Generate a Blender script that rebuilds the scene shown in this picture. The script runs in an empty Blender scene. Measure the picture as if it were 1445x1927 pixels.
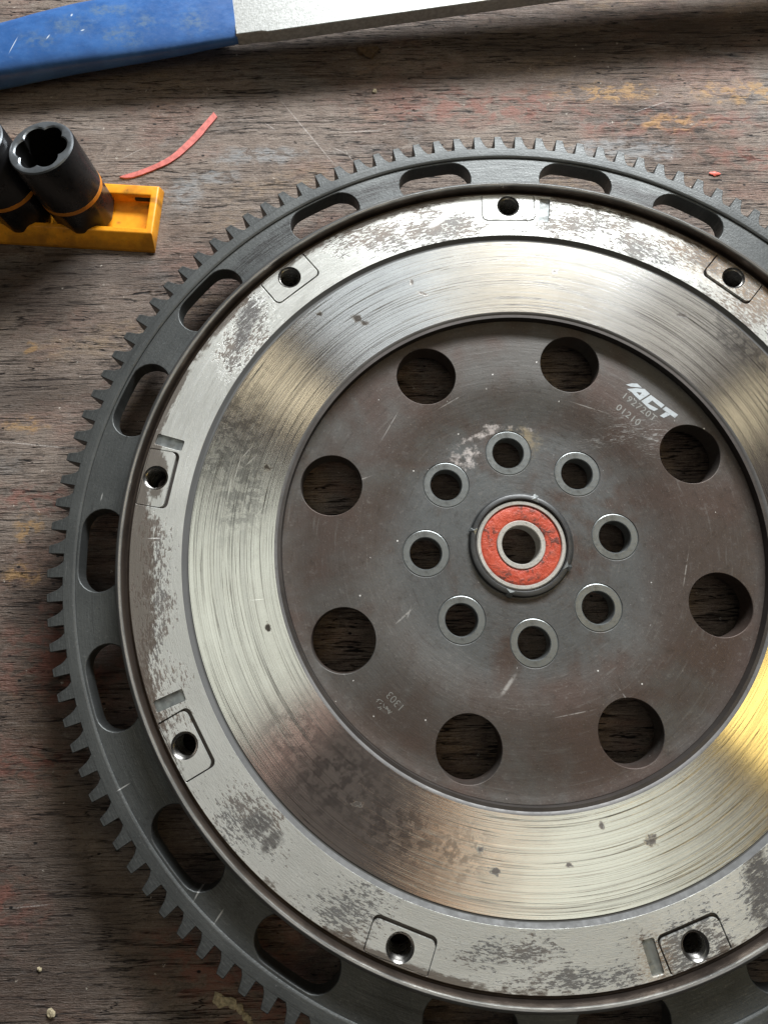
import bpy, bmesh, math, random
from math import sin, cos, pi, radians, hypot, atan2
from mathutils import Vector, Matrix
from mathutils.geometry import delaunay_2d_cdt

MM = 0.001
ZT = 20.0            # the bench surface lies 20 mm below the disc floor level used for the drawing
scene = bpy.context.scene
COL = scene.collection

# ------------------------------------------------------------------ camera
cam_d = bpy.data.cameras.new('camera')
cam = bpy.data.objects.new('camera', cam_d)
COL.objects.link(cam)
cam_d.sensor_fit = 'HORIZONTAL'
cam_d.sensor_width = 36.0
cam_d.lens = 36.0 * 1336.0 / 1445.0
cam_d.shift_x = (722.5 - 705.706) / 1445.0
cam_d.shift_y = (866.752 - 963.5) / 1445.0
cam_d.clip_start = 0.01
cam_d.clip_end = 50.0
cam.matrix_world = Matrix.Translation((-59.033 * MM, -33.585 * MM, (271.713 + ZT) * MM)) @ (
    Matrix.Rotation(0.24240, 4, 'X') @ Matrix.Rotation(-0.010178, 4, 'Y') @ Matrix.Rotation(-0.010732, 4, 'Z'))
scene.camera = cam

# ------------------------------------------------------------------ light
world = bpy.data.worlds.new('World')
scene.world = world
world.use_nodes = True
bg = world.node_tree.nodes['Background']
bg.inputs[0].default_value = (0.95, 0.97, 1.0, 1)
bg.inputs[1].default_value = 0.034

def area_light(name, loc, target, sx, sy, power, color):
    d = bpy.data.lights.new(name, 'AREA')
    d.shape = 'RECTANGLE'; d.size = sx; d.size_y = sy
    d.energy = power; d.color = color
    o = bpy.data.objects.new(name, d); COL.objects.link(o)
    o.location = loc
    v = Vector(target) - Vector(loc)
    o.rotation_euler = v.to_track_quat('-Z', 'Y').to_euler()
    return o

# the unseen window beyond the top of the bench
area_light('window_light', (0.20, 0.80, 0.50), (-0.02, 0.16, 0), 0.62, 0.17, 18.0, (0.94, 0.97, 1.0))
# unseen light panels added for their reflections in the turned steel (polar angle around the mirror centre)
def reflection_panel(edge, side, dist, length, width, radiance, color):
    """one long edge of the panel points at the mirror centre at polar angle `edge`; the panel lies to its `side`"""
    h = 1.25
    cx, cy = 0.26, 0.15
    d = bpy.data.lights.new('reflection_panel', 'AREA')
    d.shape = 'RECTANGLE'; d.size = length; d.size_y = width
    d.energy = radiance * pi * length * width; d.color = color
    o = bpy.data.objects.new('reflection_panel', d); COL.objects.link(o)
    a = radians(edge); off = side * width / 2
    o.location = (cx + dist * cos(a) - off * sin(a), cy + dist * sin(a) + off * cos(a), h)
    o.rotation_euler = (0, 0, a)
    return o

reflection_panel(97, -1, 0.64, 0.42, 0.26, 1.20, (1.0, 0.86, 0.62))      # warm panel
reflection_panel(100, 1, 0.68, 0.44, 0.36, 1.10, (0.86, 0.94, 1.0))      # cool white panel
reflection_panel(150, -1, 0.60, 0.26, 0.11, 1.50, (1.0, 0.86, 0.60))
reflection_panel(64, -1, 0.62, 0.36, 0.24, 0.85, (0.98, 0.96, 0.90))
reflection_panel(33, -1, 0.62, 0.30, 0.09, 1.40, (1.0, 0.86, 0.58))
reflection_panel(-44, 1, 0.62, 0.46, 0.24, 2.9, (1.0, 0.70, 0.20))
reflection_panel(-99, 1, 0.64, 0.56, 0.46, 0.98, (0.97, 0.99, 0.85))     # pale greenish panel
reflection_panel(213, -1, 0.60, 0.54, 0.48, 0.92, (0.95, 0.99, 0.88))
reflection_panel(-99.5, -1, 0.64, 0.46, 0.06, 1.3, (1.0, 0.56, 0.28))
area_light('overhead_fill', (0.30, 0.12, 1.42), (0.30, 0.12, 0), 1.7, 1.7, 0.07 * pi * 1.7 * 1.7, (1.0, 0.74, 0.60))  # dim overhead light added to lift the dark gaps in the reflections
reflection_panel(-139, -1, 0.58, 0.18, 0.06, 0.80, (1.0, 0.60, 0.50))

scene.view_settings.view_transform = 'Standard'
scene.view_settings.look = 'None'
scene.view_settings.exposure = 0.15
scene.view_settings.gamma = 1.0
scene.view_settings.use_curve_mapping = False
scene.render.engine = 'CYCLES'

# ------------------------------------------------------------------ node helpers
class NT:
    def __init__(self, name):
        self.m = bpy.data.materials.new(name)
        self.m.use_nodes = True
        self.t = self.m.node_tree
        self.n = self.t.nodes
        self.b = self.n['Principled BSDF']
        self._co = None
    def node(self, typ, **kw):
        n = self.n.new(typ)
        for k, v in kw.items(): setattr(n, k, v)
        return n
    def link(self, a, b): self.t.links.new(a, b)
    def put(self, sock, v):
        if v is None: return
        if hasattr(v, 'node'): self.link(v, sock)
        else:
            if isinstance(v, (tuple, list)) and len(v) == 3 and sock.type == 'RGBA': v = (*v, 1)
            sock.default_value = v
    def co(self):
        if self._co is None:
            self._co = self.node('ShaderNodeTexCoord').outputs['Object']
        return self._co
    def math(self, op, a, b=None, c=None, clamp=False):
        n = self.node('ShaderNodeMath', operation=op); n.use_clamp = clamp
        self.put(n.inputs[0], a); self.put(n.inputs[1], b)
        if c is not None: self.put(n.inputs[2], c)
        return n.outputs[0]
    def mapped(self, scale, vec=None, loc=(0, 0, 0)):
        n = self.node('ShaderNodeMapping')
        self.put(n.inputs['Vector'], vec or self.co())
        n.inputs['Scale'].default_value = scale
        n.inputs['Location'].default_value = loc
        return n.outputs[0]
    def noise(self, vec, scale=1.0, detail=4.0, rough=0.55, dist=0.0):
        n = self.node('ShaderNodeTexNoise')
        self.put(n.inputs['Vector'], vec)
        n.inputs['Scale'].default_value = scale
        n.inputs['Detail'].default_value = detail
        n.inputs['Roughness'].default_value = rough
        n.inputs['Distortion'].default_value = dist
        return n.outputs[0]
    def voro(self, vec, scale=1.0, feature='F1', rnd=1.0):
        n = self.node('ShaderNodeTexVoronoi', feature=feature)
        self.put(n.inputs['Vector'], vec)
        n.inputs['Scale'].default_value = scale
        n.inputs['Randomness'].default_value = rnd
        return n.outputs['Distance']
    def ramp(self, f, lo, hi, a=0.0, b=1.0):
        n = self.node('ShaderNodeMapRange'); n.clamp = True
        n.interpolation_type = 'SMOOTHSTEP'
        self.put(n.inputs[0], f)
        n.inputs[1].default_value = lo; n.inputs[2].default_value = hi
        n.inputs[3].default_value = a; n.inputs[4].default_value = b
        return n.outputs[0]
    def mix(self, f, a, b):
        n = self.node('ShaderNodeMix', data_type='RGBA')
        self.put(n.inputs[0], f); self.put(n.inputs[6], a); self.put(n.inputs[7], b)
        return n.outputs[2]
    def mul(self, col, f):
        n = self.node('ShaderNodeMix', data_type='RGBA', blend_type='MULTIPLY')
        n.inputs[0].default_value = 1.0
        self.put(n.inputs[6], col)
        c = self.node('ShaderNodeCombineColor')
        for i in range(3): self.put(c.inputs[i], f)
        self.link(c.outputs[0], n.inputs[7])
        return n.outputs[2]
    def polar(self, ks, kr, kz=0.0, seed=0.0):
        """coordinates that follow the turning: arc length stretched by 1/ks, radius by 1/kr (per mm)"""
        s = self.node('ShaderNodeSeparateXYZ'); self.put(s.inputs[0], self.co())
        x, y, z = s.outputs
        r = self.math('SQRT', self.math('ADD', self.math('MULTIPLY', x, x), self.math('MULTIPLY', y, y)))
        inv = self.math('DIVIDE', 1.0, self.math('MAXIMUM', r, 1e-5))
        # unit circle position avoids the seam of atan2
        ux = self.math('MULTIPLY', x, inv); uy = self.math('MULTIPLY', y, inv)
        c = self.node('ShaderNodeCombineXYZ')
        self.put(c.inputs[0], self.math('MULTIPLY_ADD', ux, 130.0 * ks, seed))
        self.put(c.inputs[1], self.math('MULTIPLY', uy, 130.0 * ks))
        self.put(c.inputs[2], self.math('MULTIPLY', r, 1000.0 * kr))
        return c.outputs[0], r
    def bump(self, h, strength, dist):
        n = self.node('ShaderNodeBump')
        n.inputs['Strength'].default_value = strength
        n.inputs['Distance'].default_value = dist
        self.put(n.inputs['Height'], h)
        self.link(n.outputs[0], self.b.inputs['Normal'])
        return n
    def done(self, color=None, rough=None, metal=None, spec=None):
        self.put(self.b.inputs['Base Color'], color)
        self.put(self.b.inputs['Roughness'], rough)
        self.put(self.b.inputs['Metallic'], metal)
        self.put(self.b.inputs['Specular IOR Level'], spec)
        return self.m

def spots(m, centers, soft=0.35, warp=0.35, scale=90.0):
    """union of irregular blobs: centers = [(x_mm, y_mm, rx_mm, ry_mm[, turn_deg]), ...]; 0..1"""
    nz = m.node('ShaderNodeTexNoise'); m.put(nz.inputs['Vector'], m.co())
    nz.inputs['Scale'].default_value = scale; nz.inputs['Detail'].default_value = 6
    nz.inputs['Roughness'].default_value = .65
    wv = m.math('MULTIPLY', m.math('SUBTRACT', nz.outputs[0], 0.5), 4 * warp)
    out = None
    for sp in centers:
        x, y, rx, ry = sp[:4]; a = radians(sp[4]) if len(sp) > 4 else 0.0
        mp = m.node('ShaderNodeMapping', vector_type='TEXTURE'); m.put(mp.inputs['Vector'], m.co())
        mp.inputs['Location'].default_value = (x * MM, y * MM, 0)
        mp.inputs['Rotation'].default_value = (0, 0, a)
        mp.inputs['Scale'].default_value = (rx * MM, ry * MM, 1e3)
        ln = m.node('ShaderNodeVectorMath', operation='LENGTH'); m.link(mp.outputs[0], ln.inputs[0])
        d = m.math('ADD', ln.outputs['Value'], wv) if warp else ln.outputs['Value']
        f = m.ramp(d, 1.0 - soft, 1.0 + soft, 1.0, 0.0)
        out = f if out is None else m.math('MAXIMUM', out, f)
    return out

# ------------------------------------------------------------------ materials
def mat_wood():
    m = NT('weathered_bench_wood')
    big = m.noise(m.mapped((9, 15, 9)), 1, 7, .66, .4)
    big2 = m.noise(m.mapped((16, 30, 9), loc=(3.1, 7.7, 0)), 1, 7, .68, .3)
    big3 = m.noise(m.mapped((15, 28, 9), loc=(9.1, 2.7, 4)), 1, 7, .70, .3)
    mot = m.noise(m.mapped((120, 230, 60), loc=(6, 1, 2)), 1, 7, .70, .5)
    grain = m.noise(m.mapped((150, 1900, 40)), 1, 5, .66, .25)
    grain2 = m.noise(m.mapped((45, 560, 40), loc=(2, 9, 0)), 1, 7, .68, .35)
    fine = m.noise(m.mapped((800, 2700, 100), loc=(1, 4, 0)), 1, 4, .65)
    grit = m.noise(m.mapped((1700, 1900, 400)), 1, 4, .65)
    c = m.mix(m.ramp(big, .38, .62), (.160, .114, .088), (.272, .218, .178))
    c = m.mix(m.ramp(big2, .50, .66, 0, .55), c, (.285, .160, .122))
    c = m.mix(m.math('MULTIPLY', m.ramp(big3, .53, .68, 0, .55), m.ramp(mot, .40, .60)), c, (.350, .240, .135))
    c = m.mix(m.ramp(big3, .35, .45, .45, 0), c, (.190, .190, .184))
    c = m.mix(m.ramp(mot, .47, .35, 0, .55), c, (.078, .058, .048))
    c = m.mix(m.ramp(mot, .55, .67, 0, .45), c, (.340, .295, .255))
    c = m.mix(m.ramp(grain2, .47, .36, 0, .60), c, (.070, .053, .044))
    c = m.mix(m.ramp(grain2, .55, .67, 0, .35), c, (.33, .285, .245))
    c = m.mix(m.ramp(grain, .45, .35, 0, .78), c, (.034, .026, .022))
    c = m.mix(m.ramp(grain, .57, .69, 0, .45), c, (.42, .37, .325))
    c = m.mix(m.ramp(fine, .58, .70, 0, .50), c, (.46, .41, .36))
    c = m.mix(m.ramp(fine, .44, .32, 0, .70), c, (.040, .031, .026))
    c = m.mix(m.ramp(grit, .44, .31, 0, .60), c, (.045, .035, .030))
    c = m.mix(m.ramp(grit, .60, .72, 0, .45), c, (.50, .45, .40))
    # long drying cracks along the grain
    crack = None
    for k, (sy, lo) in enumerate(((330, (1.3, 0, 0)), (190, (7.3, 3, 0)))):
        ck = m.noise(m.mapped((11, sy, 20), loc=lo), 1, 4, .56, .35)
        cka = m.math('ABSOLUTE', m.math('SUBTRACT', ck, .5))
        where = m.ramp(m.noise(m.mapped((28, 70, 20), loc=(5 + k, 5, 5)), 1, 4, .6), .45, .52)
        f = m.math('MULTIPLY', m.ramp(cka, .003, (.013, .008)[k], 1, 0), where)
        crack = f if crack is None else m.math('MAXIMUM', crack, f)
    c = m.mix(crack, c, (.012, .009, .008))
    # oil and paint stains with their own places, broken up by the grain
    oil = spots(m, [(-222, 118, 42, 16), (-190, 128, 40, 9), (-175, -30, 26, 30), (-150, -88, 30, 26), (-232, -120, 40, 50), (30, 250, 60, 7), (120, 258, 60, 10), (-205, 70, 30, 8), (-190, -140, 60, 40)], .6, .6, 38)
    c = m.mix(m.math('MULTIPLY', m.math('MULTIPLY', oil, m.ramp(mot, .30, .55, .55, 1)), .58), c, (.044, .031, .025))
    red = spots(m, [(-112, -146, 26, 13), (-95, -165, 20, 14), (-202, 24, 16, 6), (-180, -40, 22, 16), (90, 205, 40, 8), (140, 185, 40, 7), (0, 215, 50, 9), (-195, -80, 16, 8), (-205, -130, 20, 12)], .7, .7, 70)
    c = m.mix(m.math('MULTIPLY', m.math('MULTIPLY', red, m.ramp(mot, .42, .60)), .60), c, (.270, .092, .064))
    ochre = spots(m, [(-199, 12, 5, 6), (-200, -8, 7, 4), (-206, 91, 2.6, 3), (-205, 56, 9, 3), (60, 222, 20, 5), (88, 205, 16, 4), (130, 222, 26, 6), (-150, -40, 5, 3)], .5, .8, 170)
    c = m.mix(m.math('MULTIPLY', m.math('MULTIPLY', ochre, m.ramp(mot, .46, .56)), .70), c, (.45, .27, .11))
    grey = spots(m, [(62, 190, 24, 6), (45, 184, 16, 4), (-142, 168, 7, 9), (-128, 176, 9, 3), (-110, 188, 20, 4)], .5, .8, 120)
    c = m.mix(m.math('MULTIPLY', m.math('MULTIPLY', grey, m.ramp(mot, .38, .54)), .60), c, (.31, .325, .33))
    scr = spots(m, [(-85, 199, 22, .28, -54), (-60, 201, 9, .35, 3), (-104, 204, 3, .25, -40), (-70, 190, 5, .2, -28), (-66, 187, 4, .22, -60), (-215, -100, 5, .2, 80), (-200, 47, 16, .3, -6), (-185, -128, 8, .2, 4), (80, 214, 9, .3, 20), (-168, 190, 6, .2, 30)], .5, 0)
    c = m.mix(m.math('MULTIPLY', m.math('MULTIPLY', scr, m.ramp(grit, .36, .52)), .65), c, (.52, .47, .43))
    sp = m.voro(m.mapped((110, 110, 90)), 1)
    c = m.mix(m.math('MULTIPLY', m.ramp(sp, .05, .085, 1, 0), m.ramp(grit, .5, .56)), c, (.62, .56, .48))
    sp2 = m.voro(m.mapped((120, 170, 90), loc=(4.4, 1.2, 0)), 1)
    c = m.mix(m.math('MULTIPLY', m.ramp(sp2, .06, .12, 1, 0), m.ramp(big2, .47, .55)), c, (.014, .012, .012))
    h = m.math('ADD', m.math('MULTIPLY', grain, .8), m.math('ADD', m.math('MULTIPLY', fine, .5), m.math('MULTIPLY', grain2, .7)))
    h = m.math('SUBTRACT', h, m.math('MULTIPLY', crack, 1.6))
    h = m.math('ADD', h, m.math('ADD', m.math('MULTIPLY', grit, .30), m.math('MULTIPLY', mot, .8)))
    m.bump(h, .85, .0011)
    return m.done(c, m.ramp(mot, .3, .7, .66, .46), 0, .35)

def mat_gear(name='dark_gear_steel', flank_shade=0.0):
    m = NT(name)
    pc, r = m.polar(.02, .5)
    streak = m.noise(pc, 1, 6, .66)
    pc2, _ = m.polar(.12, 2.4, seed=4)
    streak2 = m.noise(pc2, 1, 5, .66)
    g = m.noise(m.mapped((1000, 1000, 1000)), 1, 4, .65)
    b = m.noise(m.mapped((30, 30, 30)), 1, 6, .62)
    c = m.mix(m.ramp(b, .3, .7), (.062, .066, .065), (.096, .101, .098))
    c = m.mix(m.ramp(streak2, .56, .70, 0, .40), c, (.19, .195, .19))
    c = m.mix(m.ramp(streak, .44, .30, 0, .60), c, (.026, .026, .025))
    c = m.mix(m.ramp(g, .60, .74, 0, .35), c, (.24, .24, .235))
    c = m.mix(m.ramp(g, .42, .30, 0, .45), c, (.030, .030, .030))
    dirt = spots(m, [(-100, 128, 26, 3, 40), (-60, 152, 24, 3, 22), (-150, 60, 14, 4, 68), (130, 96, 12, 6, -40), (150, 66, 20, 5, -55), (-120, -108, 16, 4, -42), (60, 150, 26, 3, -22)], .6, .7, 150)
    c = m.mix(m.math('MULTIPLY', m.math('MULTIPLY', dirt, m.ramp(streak2, .40, .56)), .80), c, (.022, .020, .019))
    ding = spots(m, [(-128, -104, 2.6, .25, 60), (-118, -117, 3, .3, 62), (-111, -125, 2.2, .25, 55), (-146, -84, 2, .2, 30), (-162, 20, 1.4, .2, 80), (40, 160, 2.4, .2, 10), (90, 140, 2, .2, -70)], .5, 0)
    c = m.mix(m.math('MULTIPLY', ding, .8), c, (.50, .50, .48))
    if flank_shade: c = m.mix(flank_shade, c, (.012, .011, .010))  # darkens the steel to paint in shade on tooth sides
    m.bump(m.math('ADD', g, m.math('MULTIPLY', streak2, .6)), .30, .0004)
    return m.done(c, m.ramp(streak2, .3, .7, .54, .40), .50)

def mat_face():
    m = NT('worn_grey_face')
    pc, r = m.polar(.36, 1.25)
    n1 = m.noise(pc, 1, 7, .74)
    pc2, _ = m.polar(.85, 2.6, seed=7)
    n2 = m.noise(pc2, 1, 5, .68)
    pc3, _ = m.polar(.10, 2.2, seed=2)
    n3 = m.noise(pc3, 1, 5, .70)
    area = m.noise(m.mapped((24, 24, 24), loc=(2, 3, 1)), 1, 6, .62)
    warm = m.noise(m.mapped((30, 30, 30), loc=(8, 1, 5)), 1, 6, .62)
    c = m.mix(m.ramp(area, .34, .66), (.54, .543, .505), (.66, .662, .62))
    c = m.mix(m.ramp(n3, .56, .68, 0, .45), c, (.72, .72, .69))
    c = m.mix(m.ramp(n3, .46, .34, 0, .30), c, (.44, .44, .41))
    heavy = spots(m, [(100, 98, 26, 16), (-106, 92, 10, 13), (-112, 74, 6, 12), (-140, -8, 7, 20), (-137, -30, 6, 20), (45, -136, 17, 9), (74, -118, 9, 20), (-100, -94, 13, 13), (-70, -122, 16, 9), (10, -143, 22, 4), (-10, -136, 20, 5), (112, -100, 14, 30), (-60, 128, 26, 8), (70, 120, 28, 10), (-30, 132, 24, 8), (-135, -52, 9, 16), (30, 134, 20, 8)], 1.0, .8, 70)
    nn = m.math('ADD', m.math('MULTIPLY', n1, .55), m.math('ADD', m.math('MULTIPLY', n2, .30), m.math('MULTIPLY', n3, .15)))
    thr = m.math('SUBTRACT', .620, m.math('MULTIPLY', heavy, .140))
    thr = m.math('SUBTRACT', thr, m.math('MULTIPLY', m.ramp(area, .42, .66), .045))
    worn = m.ramp(m.math('SUBTRACT', nn, thr), -.014, .022)
    wc = m.mix(m.ramp(warm, .42, .62), (.120, .115, .110), (.150, .112, .086))
    c = m.mix(m.math('MULTIPLY', worn, .88), c, wc)
    # brown film creeping in from the rim
    left = spots(m, [(-144, -6, 6, 26), (-141, -30, 5, 22), (-140, 28, 3.5, 12)], .6, .5, 120)
    rimf = m.math('ADD', m.math('MULTIPLY', m.ramp(r, .1435, .1478), m.ramp(warm, .34, .58)), left)
    rimf = m.ramp(m.math('ADD', rimf, m.math('MULTIPLY', m.math('SUBTRACT', n1, .5), 1.6)), .40, .75)
    c = m.mix(m.math('MULTIPLY', rimf, .82), c, (.110, .083, .064))
    bare = spots(m, [(-107, 92, 3.5, 8, -20), (-109, 84, 3, 6, -20), (-98, -95.6, 5, 4, 40), (-93, -101, 4, 3, 40), (86, 116, 9, 6), (71, -116, 4, 14)], .3, .55, 170)
    c = m.mix(m.math('MULTIPLY', m.math('MULTIPLY', bare, m.ramp(n1, .34, .46)), .88), c, (.125, .118, .112))
    rust = spots(m, [(88, 112, 20, 10, -35), (104, 100, 12, 10), (34, -137, 6, 8)], .7, .6, 90)
    c = m.mix(m.math('MULTIPLY', m.math('MULTIPLY', rust, m.ramp(n2, .42, .58)), .60), c, (.34, .22, .115))
    scr = spots(m, [(-28, 136, 5, 1.4, 35), (-104, 98, 2, .3, 40), (-101, 100, 2, .3, 44), (118, 88, 5, .5, 35), (-139, 3, 2, .2, 0)], .5, .2, 200)
    c = m.mix(m.math('MULTIPLY', scr, .8), c, (.80, .80, .77))
    m.bump(m.math('ADD', m.math('SUBTRACT', m.math('MULTIPLY', n2, .6), worn), m.math('MULTIPLY', n3, .5)), .32, .0005)
    return m.done(c, m.mix(worn, m.mix(m.ramp(n3, .4, .6), (.30, .30, .30), (.42, .42, .42)), (.58, .58, .58)), m.math('MULTIPLY_ADD', worn, -.1, .46))

def mat_friction():
    m = NT('turned_friction_steel')
    pc, r = m.polar(.0018, 2.3)
    groove = m.noise(pc, 1, 4, .62)
    pcw, _ = m.polar(.0040, .35, seed=6)
    band = m.noise(pcw, 1, 5, .60)
    pcl, _ = m.polar(.0024, .62, seed=9)
    ln = m.noise(pcl, 1, 4, .60)
    lbreak = m.noise(m.mapped((40, 40, 40), loc=(7, 7, 7)), 1, 5, .62)
    la = m.math('ABSOLUTE', m.math('SUBTRACT', ln, .5))
    line = m.math('MULTIPLY', m.ramp(la, .002, .0095, 1, 0), m.ramp(lbreak, .34, .50, .30, 1))
    b = m.noise(m.mapped((28, 28, 28)), 1, 6, .62)
    mott = m.noise(m.mapped((240, 240, 240)), 1, 6, .66)
    c = m.mix(m.ramp(b, .34, .66), (.62, .615, .585), (.72, .72, .69))
    c = m.mix(m.ramp(groove, .46, .32, 0, .45), c, (.38, .375, .36))
    c = m.mix(m.ramp(groove, .56, .68, 0, .40), c, (.84, .84, .81))
    c = m.mix(m.ramp(band, .46, .36, 0, .35), c, (.42, .42, .41))
    c = m.mix(m.math('MULTIPLY', line, .88), c, (.085, .074, .064))
    dark_patch = spots(m, [(-112, 44, 13, 22), (-108, 20, 9, 16), (-70, -82, 20, 12, -40), (-86, -68, 9, 9), (-50, -98, 18, 8, -25), (-30, -106, 10, 7), (92, 80, 6, 14, 40)], .8, .6, 80)  # soft dark grey patches at set places
    c = m.mix(m.math('MULTIPLY', m.math('MULTIPLY', dark_patch, m.ramp(mott, .46, .56)), .50), c, (.15, .15, .155))
    pit = spots(m, [(-22, -105, 1.2, .9), (36.5, -102.8, 1.6, 1.4), (-17.7, -111.5, 1.6, 1.0), (-78, 94, .9, .7), (-36, 103, 2.0, .5, -20), (-63, 92, 1.6, 1.4), (-60, 90, 1.4, .8), (19.6, 112.5, 1.0, .8), (70, 92, 1.5, .8), (8, -110, 1.0, .6), (-98, 30, 1.0, 1.4), (-64, -90, 1.4, .8), (20, -98, .8, .8), (-96, -30, .8, 1.2), (-40, 108, .6, 1.0)], .45, 1.25, 620)
    c = m.mix(m.math('MULTIPLY', pit, .85), c, (.085, .068, .056))
    scr = spots(m, [(-112, 51, 1.8, .18, 60), (-115, 48, 1.6, .16, -20), (-114, 46, 1.5, .14, 10), (-109, 30, 5, .25, 75), (-106, 36, 2.5, .3, 50), (-104, 33, 2.5, .3, 45), (-112, 22, 4, .2, 82), (-100, -20, 2, .15, 5)], .5, 0)
    c = m.mix(m.math('MULTIPLY', scr, .9), c, (.95, .95, .93))
    h = m.math('ADD', groove, m.math('MULTIPLY', band, .4))
    h = m.math('SUBTRACT', h, m.math('MULTIPLY', line, .8))
    h = m.math('SUBTRACT', h, m.math('MULTIPLY', pit, .6))
    m.bump(h, .10, .0006)
    tg = m.node('ShaderNodeTangent', direction_type='RADIAL', axis='Z')
    m.link(tg.outputs[0], m.b.inputs['Tangent'])
    m.b.inputs['Anisotropic'].default_value = .80
    m.b.inputs['Anisotropic Rotation'].default_value = .25
    return m.done(c, m.mix(pit, (.165, .165, .165), (.50, .50, .50)), 1.0)

def mat_hub():
    m = NT('oily_dark_disc')
    pc, r = m.polar(.04, .8)
    st = m.noise(pc, 1, 6, .66)
    big = m.noise(m.mapped((20, 20, 20), loc=(4, 4, 0)), 1, 6, .62, .3)
    big2 = m.noise(m.mapped((27, 27, 27), loc=(1, 9, 3)), 1, 6, .62, .3)
    g = m.noise(m.mapped((1300, 1300, 1300)), 1, 4, .68)
    g2 = m.noise(m.mapped((280, 280, 280)), 1, 6, .68)
    c = m.mix(m.ramp(big, .38, .60), (.074, .056, .046), (.098, .092, .084))
    c = m.mix(m.ramp(big2, .46, .62, 0, .55), c, (.080, .050, .039))
    blue = m.math('MULTIPLY', m.ramp(r, .060, .040), m.ramp(big2, .60, .44))
    c = m.mix(m.math('MULTIPLY', blue, .55), c, (.122, .136, .138))
    c = m.mix(m.ramp(st, .57, .70, 0, .30), c, (.185, .178, .165))
    c = m.mix(m.ramp(st, .44, .32, 0, .35), c, (.045, .036, .031))
    c = m.mix(m.ramp(g2, .58, .72, 0, .30), c, (.200, .186, .168))
    c = m.mix(m.ramp(g2, .42, .30, 0, .40), c, (.042, .034, .029))
    c = m.mix(m.ramp(g, .58, .70, 0, .40), c, (.225, .205, .185))
    c = m.mix(m.ramp(g, .42, .30, 0, .45), c, (.038, .031, .027))
    sp = m.voro(m.mapped((170, 170, 170)), 1)
    c = m.mix(m.math('MULTIPLY', m.ramp(sp, .04, .07, 1, 0), m.ramp(g2, .50, .56)), c, (.72, .70, .66))
    cal = spots(m, [(-20.5, 34.5, 3.4, 3.4), (-17, 37, 2.2, 2.4), (-12, 45, 7, 1.3, 20), (-3, 47.5, 7, .9, -5)], .5, 1.0, 380)
    c = m.mix(m.math('MULTIPLY', m.math('MULTIPLY', cal, m.ramp(g2, .40, .54)), .85), c, (.52, .47, .44))
    halo = spots(m, [(2, 40, 7, 7)], .4, .5, 200)
    c = m.mix(m.math('MULTIPLY', m.math('MULTIPLY', halo, m.ramp(g2, .36, .56)), .45), c, (.38, .29, .15))
    # rubbed bare place beside the engraving and stray scratches
    rub = spots(m, [(54, 42, 18, 6, -25), (40, 42, 14, 2.5, 10)], .7, .5, 140)
    sc = m.noise(m.mapped((240, 1500, 10)), 1, 5, .72, 1.5)
    c = m.mix(m.math('MULTIPLY', m.math('MULTIPLY', rub, m.ramp(sc, .52, .64)), .80), c, (.36, .355, .34))
    scr = spots(m, [(-8, -51.8, 4, .7, 50), (-46, -26.5, 3.5, .3, 40), (-44, -25, 2, .2, 70), (36, -60, 7, .25, -60), (30, 55, 6, .2, -20), (62, -10, 6, .2, 75), (-30, -70, 5, .2, -30), (-62, 26, 4, .2, 20), (15, -62, 6, .18, 10), (-25, 58, 5, .2, 30), (-50, 48, 6, .15, 60)], .6, 0)
    c = m.mix(m.math('MULTIPLY', m.math('MULTIPLY', scr, m.ramp(g2, .36, .52)), .55), c, (.42, .40, .37))
    m.bump(m.math('ADD', m.math('MULTIPLY', g, .6), m.math('ADD', st, m.math('MULTIPLY', g2, .5))), .22, .0004)
    return m.done(c, m.ramp(g2, .3, .7, .46, .60), .45)

def mat_metal(name, col, rough, metal, var=.12, dirt=0.0, gscale=500):
    m = NT(name)
    n = m.noise(m.mapped((gscale,) * 3), 1, 4, .6)
    b = m.noise(m.mapped((60, 60, 60)), 1, 4, .55)
    lo = tuple(x * (1 - var) for x in col); hi = tuple(min(1, x * (1 + var)) for x in col)
    c = m.mix(m.ramp(b, .3, .7), lo, hi)
    if dirt: c = m.mix(m.ramp(n, .56, .70, 0, dirt), c, (.07, .06, .05))
    m.bump(n, .15, .0003)
    return m.done(c, m.ramp(n, .3, .7, rough * 1.12, rough * .88), metal)

def mat_lip():
    m = NT('burnished_rim')
    pc, r = m.polar(.06, .6)
    st = m.noise(pc, 1, 5, .65)
    g = m.noise(m.mapped((700, 700, 700)), 1, 3, .6)
    s = m.node('ShaderNodeSeparateXYZ'); m.put(s.inputs[0], m.co())
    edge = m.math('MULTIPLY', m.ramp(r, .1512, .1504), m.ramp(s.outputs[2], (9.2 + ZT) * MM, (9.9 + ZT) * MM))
    c = m.mix(m.ramp(st, .3, .7), (.150, .152, .148), (.235, .235, .228))
    inner = m.ramp(r, .1502, .1499)
    c = m.mix(m.math('MULTIPLY', inner, .9), c, m.mix(m.ramp(st, .36, .60), (.062, .045, .035), (.120, .090, .071)))
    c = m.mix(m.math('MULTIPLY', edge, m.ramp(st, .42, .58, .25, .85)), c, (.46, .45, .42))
    m.bump(m.math('ADD', m.math('MULTIPLY', g, .5), st), .25, .0005)
    return m.done(c, m.ramp(st, .3, .7, .42, .32), .75)

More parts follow.
